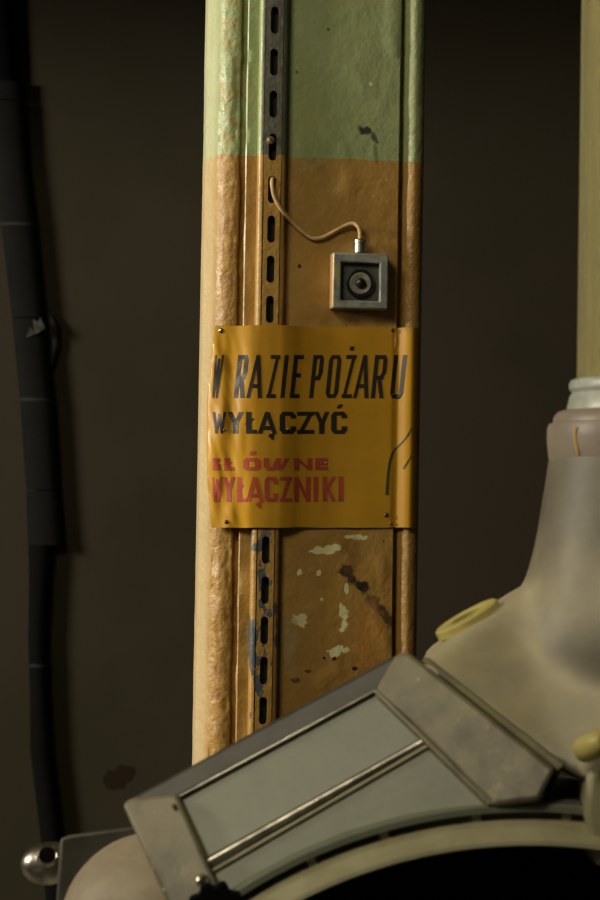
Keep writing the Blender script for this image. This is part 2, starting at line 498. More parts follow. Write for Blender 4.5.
def lump(x, y, z):
    q = Vector((x * 40, y * 40, z * 22))
    a = noise.fractal(q, 1.0, 2.0, 4) * .0014
    b = max(0.0, noise.noise(Vector((x * 60, y * 60, z * 16 + 7)))) * .0022
    c = noise.noise(Vector((x * 170, y * 170, z * 120))) * .0009
    k = 1.15 if y < .010 else .3
    s = .35 if (SIGN_BOT - .01 < z < SIGN_TOP + .06) else 1.0
    return -(a + b + c) * k * s
def lump_small(x, y, z):
    return lump(x + 3, y, z) * .35
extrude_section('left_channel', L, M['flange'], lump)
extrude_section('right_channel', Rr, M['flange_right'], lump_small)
# front cover plate with a wavy, paint-filled left edge
PX0, PX1 = colpt(247.0, 100)[0], colpt(400.5, 100)[0]
PF = -.004
def plate():
    pts = [(PX0, .008), (PX0, PF + .0012)] + [(PX0 + .0012, PF)]
    pts += seg((PX0 + .0012, PF), (PX1 - .001, PF), 40) + [(PX1 - .001, PF), (PX1, PF + .001), (PX1, .008)]
    def d(x, y, z):
        if y > PF + .002: return 0.0
        e = noise.fractal(Vector((x * 22, 5.0, z * 16)), 1.0, 2.0, 4) * .0007
        e += max(0.0, noise.noise(Vector((x * 34 + z * 12, 2.0, z * 20 - x * 18))) - .22) * .0042
        if x < PX0 + .003: e += noise.noise(Vector((1.0, 2.0, z * 30))) * .0012
        return e
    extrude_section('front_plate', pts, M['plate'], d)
plate()
extrude_section('backing_plate', [(-.114, .0081), (.118, .0081), (.118, .014), (-.110, .014)], M['flange'], None, [0, .9, 1.6, 2.2, 3.6])
extrude_section('rear_web', [(-.105, .0141), (.1, .0141), (.1, DEP - .01), (-.105, DEP - .01)], M['flange'], None, [0, 1.2, 3.6])
fp = box('foot_plate', (-.19, .19, -.06, DEP + .06, 0.0, .016), M['flange'], column, .003)

# ------------------------------------------------------------------ slotted rail
RX = colpt(273.6, 100, -.018)[0]
RAIL_D = .013
rail = empty('slotted_rail', COLUMN_LOC + CR @ Vector((RX, PF, .55)), COLUMN_YAW)
tag(rail, 'narrow slotted mounting rail, bare grey above and orange below, on the column', 'rail')
def rail_mesh():
    # mesh coordinates stay in the column's frame so the paint lines up; the object is shifted back
    yf = PF - RAIL_D
    hw, R = .0118, .0058
    rows = [20 - 42.3 * k for k in range(8, 0, -1)] + [20, 62, 104, 147, 189.5] + [229 + 40.15 * k for k in range(22)]
    cells = sorted(colpt(272, p, yf)[1] for p in rows)
    mids = [(p + q) / 2 for p, q in zip(cells, cells[1:])]
    lows = [2 * cells[0] - mids[0]] + mids; highs = mids + [2 * cells[-1] - mids[-1]]
    zb, zt = lows[0], highs[-1]
    v, f = [], []
    sw, sh = .0050, .0170
    n = 10
    for zc, zlo, zhi in zip(cells, lows, highs):
        ring, inn, outer = [], [], []
        for half in (1, -1):
            for k in range(n + 1):
                a = math.pi * k / n + (0 if half == 1 else math.pi)
                ring.append((RX + sw * math.cos(a), zc + half * (sh - sw) + sw * math.sin(a)))
        m = len(ring)
        for (x, z) in ring:                     # project onto the cell rectangle
            dx, dz = x - RX, z - zc
            s = min(hw / abs(dx) if abs(dx) > 1e-9 else 9e9, ((zhi - zc) if dz > 0 else (zc - zlo)) / abs(dz) if abs(dz) > 1e-9 else 9e9)
            outer.append((RX + dx * s, zc + dz * s))
        b = len(v)
        v += [(x, yf, z) for x, z in outer] + [(x, yf, z) for x, z in ring] + [(x, yf + .0022, z) for x, z in ring]
        for i in range(m):
            j = (i + 1) % m
            f.append((b + i, b + j, b + m + j, b + m + i))
            f.append((b + m + i, b + m + j, b + 2 * m + j, b + 2 * m + i))
        # cell corners
        for sx in (-1, 1):
            for sz in (-1, 1):
                c = len(v); v.append((RX + sx * hw, yf, zhi if sz > 0 else zlo))
                # fill the triangle between the two neighbours that straddle the corner
                cand = [i for i in range(m) if (outer[i][0] - RX) * sx > 0 and (outer[i][1] - zc) * sz > 0]
                side = [i for i in cand if abs(abs(outer[i][0] - RX) - hw) < 1e-7]
                top = [i for i in cand if i not in side]
                if side and top:
                    i = max(side, key=lambda q: abs(outer[q][1] - zc)); j = max(top, key=lambda q: abs(outer[q][0] - RX))
                    f.append((b + i, b + j, c))
    # sides with rounded shoulders
    steps = [zb + (zt - zb) * i / 120 for i in range(121)]
    for sx in (-1, 1):
        prof = [(hw, 0)] + [(hw + R * math.sin(math.radians(t)), R - R * math.cos(math.radians(t))) for t in (18, 36, 54, 72, 90)] + [(hw + R, RAIL_D)]
        prof += [(hw + R - .002, RAIL_D), (hw + R - .002, .004), (hw - .001, .0022)]
        b = len(v); m = len(prof)
        for z in steps:
            for (px_, py_) in prof: v.append((RX + sx * px_, yf + py_, z))
        for j in range(len(steps) - 1):
            for i in range(m - 1):
                q = (b + j * m + i, b + j * m + i + 1, b + (j + 1) * m + i + 1, b + (j + 1) * m + i)
                f.append(q if sx < 0 else q[::-1])
    return v, f
rv, rf = rail_mesh()
rme = bpy.data.meshes.new('rail_body'); rme.from_pydata(rv, [], rf)
rbm = bmesh.new(); rbm.from_mesh(rme)
bmesh.ops.remove_doubles(rbm, verts=rbm.verts, dist=2e-6)
ro = bm_obj('rail_body', rbm, M['rail'], rail, 30)
ro.location = (-RX, -PF, -.55)
v, f = box_geo(-.0142, .0142, -.0025, -.0002, .02, 2.2)
mesh_obj('slot_shade_strip', v, f, simple('slot_shade_dark', (.022, .019, .010), .8), rail, 30)  # dark strip added behind the slots so they read as shaded
# screw in the fourth slot
sx_, sz_ = colpt(270.8, 140, PF - RAIL_D - .002)
def in_rail(x, y, z): return Vector((x - RX, y - PF, z - .55))
scr = lathe('screw', [(0.0, 0), (.0030, 0), (.0048, .0012), (.0052, .0030), (.0052, .006), (.003, .0062), (.003, .012)], in_rail(sx_, PF - RAIL_D - .0045, sz_), (0, 1, 0), M['brass'], rail, 20)
v, f = box_geo(-.0042, .0042, -.0004, .0006, -.0006, .0006)
so = mesh_obj('screw_slot', v, f, M['black_hole'], scr, 30)
so.location = in_rail(sx_, PF - RAIL_D - .0046, sz_); so.rotation_euler = (0, math.radians(40), 0)

# ------------------------------------------------------------------ yellow warning sign
SK = [(-.160, .026), (-.150, .017), (-.140, .006), (-.131, -.0035), (-.118, -.0085), (-.098, -.0135), (-.083, -.0198), (-.0637, -.0208), (-.045, -.0200),
      (-.034, -.0165), (-.022, -.0105), (-.008, -.0078), (.02, -.0068), (.085, -.0064), (.0955, -.0062), (.1005, -.0035), (.105, -.0068),
      (.1125, -.0125), (.1190, -.0142), (.126, -.0062), (.136, .008)]
def knot(x):
    if x <= SK[0][0]: return SK[0][1]
    for (a, ya), (b, yb) in zip(SK, SK[1:]):
        if x <= b: return ya + (yb - ya) * (x - a) / (b - a)
    return SK[-1][1]
def sign_y(x, z):
    zz = (z - SIGN_BOT) / (SIGN_TOP - SIGN_BOT)
    wdt = .0045 if x < .08 else .0018
    y = sum(knot(x + wdt * k / 3) for k in range(-3, 4)) / 7
    # crumples: strongest on the left wrap, gentle elsewhere
    left = max(0.0, min(1.0, (-.075 - x) / .03))
    c = noise.noise(Vector((x * 75, 1.3, z * 17))) * .0030 * left
    c += noise.noise(Vector((x * 130 + z * 40, 4.3, z * 30))) * .0013 * left
    c += noise.noise(Vector((x * 26, 9.0, z * 5))) * .0010
    if x > -.03: c *= .7
    # two pinched dents beside the nails on the left
    for (dx, dz, r, a) in ((-.1105, .80, .010, .0028), (-.106, .62, .008, .0030), (-.109, .30, .009, .0030), (-.098, .48, .008, -.002)):
        q = ((x - dx) / r) ** 2 + ((zz - dz) / .16) ** 2
        c += a * math.exp(-q)
    return min(y + c, -.0022 if x > -.10 and x < .118 else 9)
sign_x0 = [None]
def sign_left(zz):      # left edge bows outwards in the middle
    a, b = colpt(214, 425)[0], colpt(207.5, 425)[0]
    return a + (b - a) * math.sin(math.pi * max(0, min(1, zz))) ** .8 + noise.noise(Vector((3, 3, zz * 7))) * .0012
sign_right = colpt(417.5, 425)[0]
sign = empty('warning_sign', COLUMN_LOC + CR @ Vector((0, PF, SIGN_BOT)), COLUMN_YAW)
tag(sign, 'creased yellow metal sign with black and red Polish lettering nailed to the column', 'sign')
def in_sign(x, y, z): return Vector((x, y - PF, z - SIGN_BOT))
w = NT('sign_enamel')
n1 = w.noise(9, 5, .6); n2 = w.noise(60, 4, .7)
col = w.mix(w.ramp(n1, .35, .7), (.520, .270, .016), (.440, .222, .012))
col = w.mix(w.math('MULTIPLY', w.ramp(n2, .66, .74), .5), col, (.26, .12, .02))
w.bump(w.noise(18, 3), .12, .003)
M['sign'] = w.set(col, w.ramp(n1, .3, .7, .30, .40))
def sheet():
    nx, nz = 130, 90
    v, f = [], []
    for j in range(nz + 1):
        zz = j / nz; z = SIGN_BOT + (SIGN_TOP - SIGN_BOT) * zz
        xl = sign_left(zz)
        for i in range(nx + 1):
            x = xl + (sign_right - xl) * i / nx
            zt = z + (noise.noise(Vector((x * 25, 8, zz * 2))) * .0012 if j in (0, nz) else 0)
            zt -= .0165 * (sign_right - x)
            v.append(in_sign(x, sign_y(x, zt), zt))
    for j in range(nz):
        for i in range(nx):
            a = j * (nx + 1) + i
            f.append((a, a + 1, a + nx + 2, a + nx + 1))
    nv = len(v)
    v += [q + Vector((0, .0009, 0)) for q in v]
    f += [tuple(i + nv for i in q)[::-1] for q in f]
    rim = [i for i in range(nx + 1)] + [j * (nx + 1) + nx for j in range(1, nz + 1)] + [nz * (nx + 1) + i for i in range(nx - 1, -1, -1)] + [j * (nx + 1) for j in range(nz - 1, 0, -1)]
    for i in range(len(rim)):
        a, b = rim[i], rim[(i + 1) % len(rim)]
        f.append((a, b, b + nv, a + nv))
    mesh_obj('sheet', v, f, M['sign'], sign, 50)
sheet()

# lettering: stroke glyphs in a unit box (x right, y up), printed onto the sheet
G = {
    'W': [[(0, 1), (.24, 0)], [(.24, 0), (.5, .92)], [(.5, .92), (.72, 0)], [(.72, 0), (1, 1)]],
    'R': [[(0, 0), (0, 1)], [(0, 1), (.75, 1)], [(.75, 1), (1, .88)], [(1, .88), (1, .62)], [(1, .62), (.75, .48)], [(.75, .48), (0, .48)], [(.5, .48), (1, 0)]],
    'A': [[(0, 0), (.5, 1)], [(.5, 1), (1, 0)], [(.2, .28), (.8, .28)]],
    'Z': [[(0, 1), (1, 1)], [(1, 1), (0, 0)], [(0, 0), (1, 0)]],
    'I': [[(.5, 0), (.5, 1)]],
    'E': [[(0, 0), (0, 1)], [(0, 1), (1, 1)], [(0, .53), (.8, .53)], [(0, 0), (1, 0)]],
    'P': [[(0, 0), (0, 1)], [(0, 1), (.75, 1)], [(.75, 1), (1, .9)], [(1, .9), (1, .58)], [(1, .58), (.75, .46)], [(.75, .46), (0, .46)]],
    'O': [[(0, .12), (0, .88)], [(0, .88), (.28, 1)], [(.28, 1), (.72, 1)], [(.72, 1), (1, .88)], [(1, .88), (1, .12)], [(1, .12), (.72, 0)], [(.72, 0), (.28, 0)], [(.28, 0), (0, .12)]],
    'U': [[(0, 1), (0, .12)], [(0, .12), (.28, 0)], [(.28, 0), (.72, 0)], [(.72, 0), (1, .12)], [(1, .12), (1, 1)]],
    'Y': [[(0, 1), (.5, .42)], [(1, 1), (.5, .42)], [(.5, .46), (.5, 0)]],
    'L/': [[(.2, 1), (.2, 0)], [(.2, 0), (1, 0)], [(-.1, .42), (.72, .70)]],
    'A,': [[(0, 0), (.5, 1)], [(.5, 1), (1, 0)], [(.2, .26), (.8, .26)], [(.85, 0), (.72, -.16)], [(.72, -.16), (.95, -.2)]],
    'C': [[(1, .70), (1, .86)], [(1, .86), (.75, 1)], [(.75, 1), (.25, 1)], [(.25, 1), (0, .86)], [(0, .86), (0, .14)], [(0, .14), (.25, 0)], [(.25, 0), (.75, 0)], [(.75, 0), (1, .14)], [(1, .14), (1, .34)]],
    'G': [[(1, .72), (1, .88)], [(1, .88), (.75, 1)], [(.75, 1), (.25, 1)], [(.25, 1), (0, .86)], [(0, .86), (0, .14)], [(0, .14), (.25, 0)], [(.25, 0), (.75, 0)], [(.75, 0), (1, .14)], [(1, .14), (1, .42)], [(1, .42), (.6, .42)]],
    'N': [[(0, 0), (0, 1)], [(0, 1), (1, 0)], [(1, 0), (1, 1)]],
    'K': [[(0, 0), (0, 1)], [(.06, .42), (1, 1)], [(.25, .55), (1, 0)]],
}
G['Z.'] = G['Z'] + [[(.5, 1.10), (.5, 1.2)]]
G['C/'] = G['C'] + [[(.45, 1.14), (.7, 1.32)]]
G['O/'] = G['O'] + [[(.48, 1.22), (.66, 1.55)]]
# wide low letters of the third line
G['w'] = [[(0, 1), (0, .25)], [(0, .25), (.12, 0)], [(.12, 0), (.30, 0)], [(.30, 0), (.58, 1)], [(.56, 1), (.56, .2)], [(.56, .2), (.68, 0)], [(.68, 0), (1, 1)]]

def word(name, glyphs, top, base, wv, wh, m, slant=0.0):
    """glyphs: (key, px_left, px_right); top/base: rows at the word's left and right end in photograph pixels"""
    v, f = [], []
    xa, xb = glyphs[0][1], glyphs[-1][2]
    def emit(a, b, c, d):
        nl = max(1, int(max((Vector(a) - Vector(b)).length, (Vector(d) - Vector(c)).length) / 2.5))
        nw = max(1, int((Vector(a) - Vector(d)).length / 2.5))
        s = len(v)
        for i in range(nl + 1):
            for j in range(nw + 1):
                t, u = i / nl, j / nw
                q = (Vector(a) * (1 - t) + Vector(b) * t) * (1 - u) + (Vector(d) * (1 - t) + Vector(c) * t) * u
                x, z = colpt(q.x, q.y, -.010)
                for _ in range(4): x, z = colpt(q.x, q.y, sign_y(x, z))
                v.append(in_sign(x, sign_y(x, z) - .00045, z))
        for i in range(nl):
            for j in range(nw):
                o = s + i * (nw + 1) + j
                f.append((o, o + 1, o + nw + 2, o + nw + 1))
    for (g, x0, x1) in glyphs:
        t = (x0 - xa) / max(1, xb - xa)
        yt = top[0] + (top[1] - top[0]) * t; yb = base[0] + (base[1] - base[0]) * t
        h = yb - yt
        def px(gx, gy):
            return ((x0 + wv / 2) + (x1 - x0 - wv - slant * h) * gx + slant * h * gy , yb - h * gy)
        for (a, b) in G[g]:
            (ax, ay), (bx, by) = px(*a), px(*b)
            if abs(by - ay) > .45 * abs(bx - ax):
                wd = wv * ((0.55 if slant else 0.44) if g == 'W' else 0.82 if abs(bx - ax) > 2.5 + slant * h else 1.0)
                emit((ax - wd / 2, ay), (bx - wd / 2, by), (bx + wd / 2, by), (ax + wd / 2, ay))
            else:
                k = wh
                def off(p):           # keep horizontal strokes inside the letter's height
                    if p[1] > .95: return (0, k)
                    if -.05 < p[1] < .05: return (-k, 0)
                    return (-k / 2, k / 2)
                oa, ob = off(a), off(b)
                if abs(a[1] - b[1]) < 1e-6:
                    sgn = 1 if bx >= ax else -1
                    ax -= sgn * wv / 2; bx += sgn * wv / 2
                emit((ax, ay + oa[0]), (bx, by + ob[0]), (bx, by + ob[1]), (ax, ay + oa[1]))
    # face the sheet's front
    me = bpy.data.meshes.new(name)
    me.from_pydata([tuple(q) for q in v], [], f)
    me.materials.append(m)
    return link(bpy.data.objects.new(name, me), sign)

word('lettering', [('W', 209.5, 224.8)], (355, 355), (398, 398), 3.6, 4, M['ink_black'], .105)['label'] = 'black italic letter W'
word('lettering', [('R', 233.6, 249), ('A', 245.6, 266.4), ('Z', 266.2, 280.3), ('I', 279.8, 289.2), ('E', 289.6, 304)],
     (355, 355), (398, 398), 4.2, 4.0, M['ink_black'], .105)['label'] = 'black italic word RAZIE'
word('lettering', [('P', 308.9, 324.5), ('O', 325, 342), ('Z.', 341.5, 356.5), ('A', 352.5, 373), ('R', 370.5, 388), ('U', 389.5, 407)],
     (355, 355), (398, 398.5), 4.2, 4.0, M['ink_black'], .105)['label'] = 'black italic word with a dotted Z'
word('lettering', [('W', 211, 227.5), ('Y', 227, 244), ('L/', 244.5, 257), ('A,', 257, 277.5), ('C', 279.5, 296), ('Z', 297, 314.5), ('Y', 313.5, 330), ('C/', 331, 347)],
     (412, 411.5), (433.5, 434), 5.6, 4.0, M['ink_black'])['label'] = 'bold black lettering line'
word('lettering', [('G', 212.5, 220), ('L/', 223, 234.5), ('O/', 243, 260), ('w', 263.5, 290), ('N', 294, 312.5), ('E', 315, 328)],
     (458, 458), (470.5, 470), 5.2, 3.4, M['ink_red'])['label'] = 'low wide red lettering line'
word('lettering', [('W', 210.5, 223.5), ('Y', 222, 235.5), ('L/', 236, 246), ('A,', 245.5, 264), ('C', 264.5, 278), ('Z', 280, 292), ('N', 294, 310.5), ('I', 313, 318.5), ('K', 322.5, 336.5), ('I', 338, 343.5)],
     (477, 476.5), (502, 501.5), 4.7, 3.6, M['ink_red'])['label'] = 'tall red lettering line'
# green crayon marks at the right
def mark(pts, wds):
    v, f = [], []
    pp = smooth_path([(a, b, 0) for a, b in pts], 6)
    for i, q in enumerate(pp):
        wd = wds[0] + (wds[1] - wds[0]) * i / (len(pp) - 1)
        for s in (-1, 1):
            x, z = colpt(q.x + s * wd / 2, q.y, -.008)
            v.append(in_sign(x, sign_y(x, z) - .0006, z))
    f = [(2 * i, 2 * i + 1, 2 * i + 3, 2 * i + 2) for i in range(len(pp) - 1)]
    me = bpy.data.meshes.new('crayon_mark'); me.from_pydata([tuple(q) for q in v], [], f); me.materials.append(M['ink_green'])
    o = link(bpy.data.objects.new('crayon_mark', me), sign); o['label'] = 'dark green scribbled line'
mark([(411, 428), (403, 441), (393, 453), (389, 468), (387, 495)], (1.2, 3.2))
mark([(411, 455), (406, 463), (403, 469)], (1.0, 1.8))
def nail(px, py, r, m):
    x, z = colpt(px, py, -.008)
    y = sign_y(x, z)
    lathe('nail', [(0, -.0022), (r * .6, -.0018), (r, -.0006), (r, .0006), (r * .4, .0008), (r * .4, .004)], in_sign(x, y, z), (0, 1, 0), m, sign, 14)
for a in ((221.5, 330.5, .0034, 'nail_bright'), (226, 522, .0026, 'nail'), (386.5, 515, .0030, 'nail'), (391, 523, .0020, 'nail_bright'),
          (392.5, 330, .0022, 'nail'), (287, 429.5, .0018, 'nail_bright'), (326, 463, .0020, 'nail_bright'), (224, 430, .0016, 'nail_bright')):  # last small one stands in for a highlight on the left crease
    nail(a[0], a[1], a[2], M[a[3]])

# ------------------------------------------------------------------ switch box with its cable
BD = .026
BYF = PF - BD
bx0, bz1 = colpt(333.0, 252, BYF); bx1, bz0 = colpt(388.0, 309.5, BYF)
bcx = (bx0 + bx1) / 2
switch = empty('switch_box', COLUMN_LOC + CR @ Vector((bcx, PF, bz0)), COLUMN_YAW)
tag(switch, 'small square grey metal push button box on the orange column plate', 'switch')
def in_sw(x, y, z): return Vector((x - bcx, y - PF, z - bz0))
def box_frame(name, x0, x1, z0, z1, ix0, ix1, iz0, iz1, yf, yb, m, depth):
    # square housing with a sunk square recess in its front
    v = []
    for (a, b, c, d, y) in ((x0, x1, z0, z1, yb), (x0, x1, z0, z1, yf), (ix0, ix1, iz0, iz1, yf), (ix0, ix1, iz0, iz1, yf + depth)):
        v += [in_sw(a, y, c), in_sw(b, y, c), in_sw(b, y, d), in_sw(a, y, d)]
    f = [(3, 2, 1, 0), (12, 13, 14, 15)]
    for k in range(3):
        for i in range(4):
            j = (i + 1) % 4
            f.append((4 * k + i, 4 * k + j, 4 * k + 4 + j, 4 * k + 4 + i))
    return bevel(mesh_obj(name, v, f, m, switch, 30), .0022, 3)
qx0, qz1 = colpt(341.5, 262, BYF); qx1, qz0 = colpt(379.5, 301, BYF)
w = NT('switch_zinc')
n1 = w.noise(60, 4); xyz = w.xyz()
col = w.mix(w.ramp(n1, .35, .68), (.33, .335, .30), (.20, .205, .185))
# left side orange tan, with an olive streak on the front
col = w.mix(w.ramp(w.math('ADD', xyz[0], w.math('MULTIPLY', n1, .003)), -(bcx - bx0) + .0022, -(bcx - bx0) + .0036, 1, 0), col, (.50, .33, .15))
gx, gz = colpt(338.5, 275, BYF)
du = w.math('DIVIDE', w.math('SUBTRACT', xyz[0], gx - bcx), .0032); dv = w.math('DIVIDE', w.math('SUBTRACT', xyz[2], gz - bz0), .017)
dd = w.math('ADD', w.math('ADD', w.math('MULTIPLY', du, du), w.math('MULTIPLY', dv, dv)), w.math('MULTIPLY_ADD', w.noise(150, 3), 1.6, -.8))
col = w.mix(w.ramp(dd, .6, 1.0, 1, 0), col, (.30, .32, .12))
w.bump(w.noise(90, 4), .3, .002)
M['switch'] = w.set(col, .45, .25)
box_frame('housing', bx0, bx1, bz0, bz1, qx0, qx1, qz0, qz1, BYF, PF - .0004, M['switch'], .010)
ccx, ccz = colpt(360.5, 283.5, BYF + .006)
face = BYF + .0096
v, f = box_geo(qx0 - bcx + .001, qx1 - bcx - .001, face - .001 - PF, face + .0005 - PF, qz0 - bz0 + .001, qz1 - bz0 - .001)
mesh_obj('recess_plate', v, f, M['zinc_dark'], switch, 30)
lathe('button_collar', [(.0178, .0), (.0178, -.0035), (.0165, -.0045), (.0150, -.0045), (.0142, -.003), (.0142, 0)], in_sw(ccx, face - .001, ccz), (0, 1, 0), M['button_black'], switch, 40, closed=True)
dish = lathe('button_disc', [(0, -.0022), (.006, -.0022), (.0095, -.0042), (.0128, -.0044), (.0140, -.003), (.0140, .0)], in_sw(ccx, face - .001, ccz), (0, 1, 0), M['button_ring'], switch, 40)
lathe('button', [(0, -.0095), (.0035, -.0090), (.0056, -.0072), (.0062, -.004), (.0062, 0)], in_sw(ccx - .0003, face - .002, ccz + .0005), (0, 1, 0), M['button_black'], switch, 28)
# cable gland
gx, gz = colpt(360.0, 251, PF - .013)
lathe('cable_gland', [(0, -.002), (.0078, -.002), (.0078, .007), (.0070, .0075), (.0070, .009), (.0082, .0095), (.0082, .0135), (.0070, .0150), (.0045, .0152), (0, .0152)], in_sw(gx, PF - .0132, gz), (0, 0, 1), M['steel'], switch, 24)
def cable():
    spec = [(272.3, 178, -.0135), (272.3, 186, -.0215), (275, 198, -.0205), (282, 210, -.0175), (293, 223, -.0095), (304, 233, -.0078), (314, 238.5, -.0078), (325, 236.5, -.0078),
            (338, 229.5, -.0085), (348, 224.5, -.0105), (354, 223.5, -.0135), (358, 226.5, -.0165), (360, 232, -.0172), (360, 240, -.0172)]
    pts = []
    for (px, py, y) in spec:
        x, z = colpt(px, py, y); pts.append(in_sw(x, y, z))
    pts = smooth_path(pts, 6)
    tube('cable', pts, .0027, M['cable'], switch, 12)
cable()

# ------------------------------------------------------------------ foreground machine
AX = Vector((275.0, -145.0)).normalized()           # duct axis in the picture
def dist_top(px, py):
    d = Vector((px - 122, py - 803)); return d.x * (-AX.y) + d.y * AX.x
MY = -.80
def front_y(px, py):
    d = dist_top(px, py)
    return MY - (.00062 * min(d, 78) + .00042 * max(0, d - 78))
def F(px, py, off=0.0): return P(px, py, front_y(px, py) + off)
machine = empty('drum_machine', (P(530, 1352, -.8).x, -.75, 0.0))
tag(machine, 'dusty grey machine with sloping paned duct and cast inlet neck in foreground', 'machine')
MI = machine.location.copy()
def slab(name, outline, front, back, m, bev=.002, dy=0.0):
    """outline in picture pixels, laid on the duct's sloping front; front/back: offsets in depth"""
    a = [F(x, y, front) - MI for x, y in outline]
    b = [F(x, y, front) + Vector((0, back - front, dy)) - MI for x, y in outline]
    n = len(a)
    f = [tuple(range(n)), tuple(range(2 * n - 1, n - 1, -1))] + [(i, (i + 1) % n, n + (i + 1) % n, n + i) for i in range(n)]
    o = mesh_obj(name, a + b, f, m, machine, 30)
    if bev: bevel(o, bev, 3, 30)
    return o
# core of the duct; its lower edge follows the drum's round housing
def arch(xs, R=533.0): return [(x, 1352 - math.sqrt(R * R - (x - 530) ** 2)) for x in xs]
slab('duct_body', [(128, 806), (400, 660), (545, 778), (545, 812)] + arch((520, 460, 400, 340, 290, 250, 222), 536) + [(175, 905)], .012, .17, M['dark_brown'], .006, -.05)
slab('top_rail', [(122, 803), (396, 654), (402, 660), (377, 692), (178, 798), (172, 800)], -.001, .10, M['dark_brown'], .004, -.022)
slab('panel', [(177, 798), (376, 691), (423, 738), (205, 859)], .005, .016, M['panel'], .001)
slab('panel', [(211, 869), (428, 744), (486, 802), (480, 815)] + arch((465, 430, 390, 350, 310, 270, 240)) + [(225, 898)], .004, .016, M['panel'], .001)
slab('end_cap', [(122, 804), (131, 798), (177, 794), (206, 860), (232, 915), (178, 925)], -.014, .10, M['cap_dust'], .004, -.022)
slab('end_cap', [(375, 690), (397, 653), (408, 651), (420, 660), (556, 768), (540, 800), (492, 806)], -.008, .12, M['cap_dust'], .006, -.03)
slab('seam_gasket', [(421, 660), (427, 656), (566, 764), (558, 771)], -.003, .10, M['olive_green'], .002, -.03)
def bar(name, a, b, r, off, m):
    pts = [F(a[0] + (b[0] - a[0]) * t / 12, a[1] + (b[1] - a[1]) * t / 12, off) - MI for t in range(13)]
    return tube(name, pts, r, m, machine, 12)
bar('mullion', (206, 863.5), (425, 741), .0040, .003, M['bead'])
bar('pane_bead', (178, 797.5), (376, 690.5), .0017, .001, M['bead'])
bar('pane_bead', (213, 871), (428, 746), .0018, .002, M['olive'])
bar('edge_bead', (177, 797), (205, 859), .0028, -.003, M['olive_green'])
bar('edge_bead', (376, 691), (490, 804), .0026, -.004, M['cap_dust'])
def bolt(px, py, r, off, m, name='bolt_head'):
    c = F(px, py, off) - MI
    lathe(name, [(0, -.006), (r * .55, -.0055), (r * .9, -.0035), (r, 0), (r, .01)], c, (0, 1, 0), m, machine, 16)
bolt(202, 881, .0058, -.022, M['nail_bright'])
bolt(174, 806, .0022, -.015, M['brass'])
# scalloped black knob under the end cap
def scallop():
    c = P(216, 911, -.905) - MI
    n = 96; v = []; prof = [(.2, -.012), (.92, -.012), (1, -.009), (1, .009), (.92, .012), (.2, .012)]
    for (s, h) in prof:
        for k in range(n):
            a = 2 * math.pi * k / n
            r = (.0235 + .0022 * math.cos(9 * a + .6)) * s
            v.append(c + Vector((r * math.cos(a), h, r * math.sin(a))))
    f = [(i * n + k, i * n + (k + 1) % n, (i + 1) * n + (k + 1) % n, (i + 1) * n + k) for i in range(5) for k in range(n)]
    f += [tuple(range(n)), tuple(range(5 * n, 6 * n))]
    o = mesh_obj('scalloped_knob', v, f, M['black_rubber'], machine, 40); o['label'] = 'black scalloped knob'
    lathe('knob_shaft', [(.006, 0), (.006, .06)], c, (0, 1, 0), M['zinc'], o, 16)
scallop()
# rounded outlet pipe continuing below the end cap, and its rear flange
def outlet():
    y = -.755
    q = pxs(y)
    c0 = P(157, 930, y) - MI
    prof = []
    for k in range(0, 13):
        a = math.radians(90 * k / 12)
        prof.append((97 * q * math.sin(a) + .0001 * (k == 0), 97 * q * math.cos(a)))
    prof += [(97 * q, -.10), (90 * q, -.12), (90 * q, -.30)]
    lathe('outlet_elbow', prof, c0, (-.10, -.02, 1), M['brown_cast'], machine, 56)
outlet()
fl = [(60, 838), (70, 834.5), (150, 824), (190, 846), (150, 960), (52, 960)]
a = [P(x, y, -.752) - MI for x, y in fl]; b = [q + Vector((0, .02, -.004)) for q in a]
n = len(a)
o = mesh_obj('outlet_flange', a + b, [tuple(range(n)), tuple(range(2 * n - 1, n - 1, -1))] + [(i, (i + 1) % n, n + (i + 1) % n, n + i) for i in range(n)], M['dark_brown'], machine, 30)
bevel(o, .003)
# pierced steel bulb at the far left
def bulb():
    s = pxs(-.70)
    c = P(45, 864, -.70) - MI
    v, f = lathe_geo([(0.0001, -24 * s), (6 * s, -23.2 * s), (12 * s, -19.5 * s), (17.5 * s, -12.5 * s), (20.5 * s, -4 * s), (21.3 * s, 4 * s), (20.3 * s, 12 * s), (19 * s, 20 * s), (18 * s, 42 * s)],
                     c, (1, .10, .14), 40)
    o = mesh_obj('steel_bulb', v, f, M['steel'], machine, 60); o['label'] = 'polished steel bulb with a hole'
    h = P(47.5, 856, -.70 - 18.5 * s) - MI
    dr = Vector((.12, -.86, .42)).normalized()
    lathe('bulb_rim', [(8.2 * s, -.006), (8.2 * s, .0030), (9.2 * s, .0040), (10.6 * s, .0022), (11.4 * s, -.006)], h, dr, M['steel'], o, 28, closed=True)
    lathe('bulb_hole', [(0, .0021), (8.3 * s, .0021), (8.3 * s, -.004), (0, -.004)], h, dr, M['black_hole'], o, 24)
bulb()

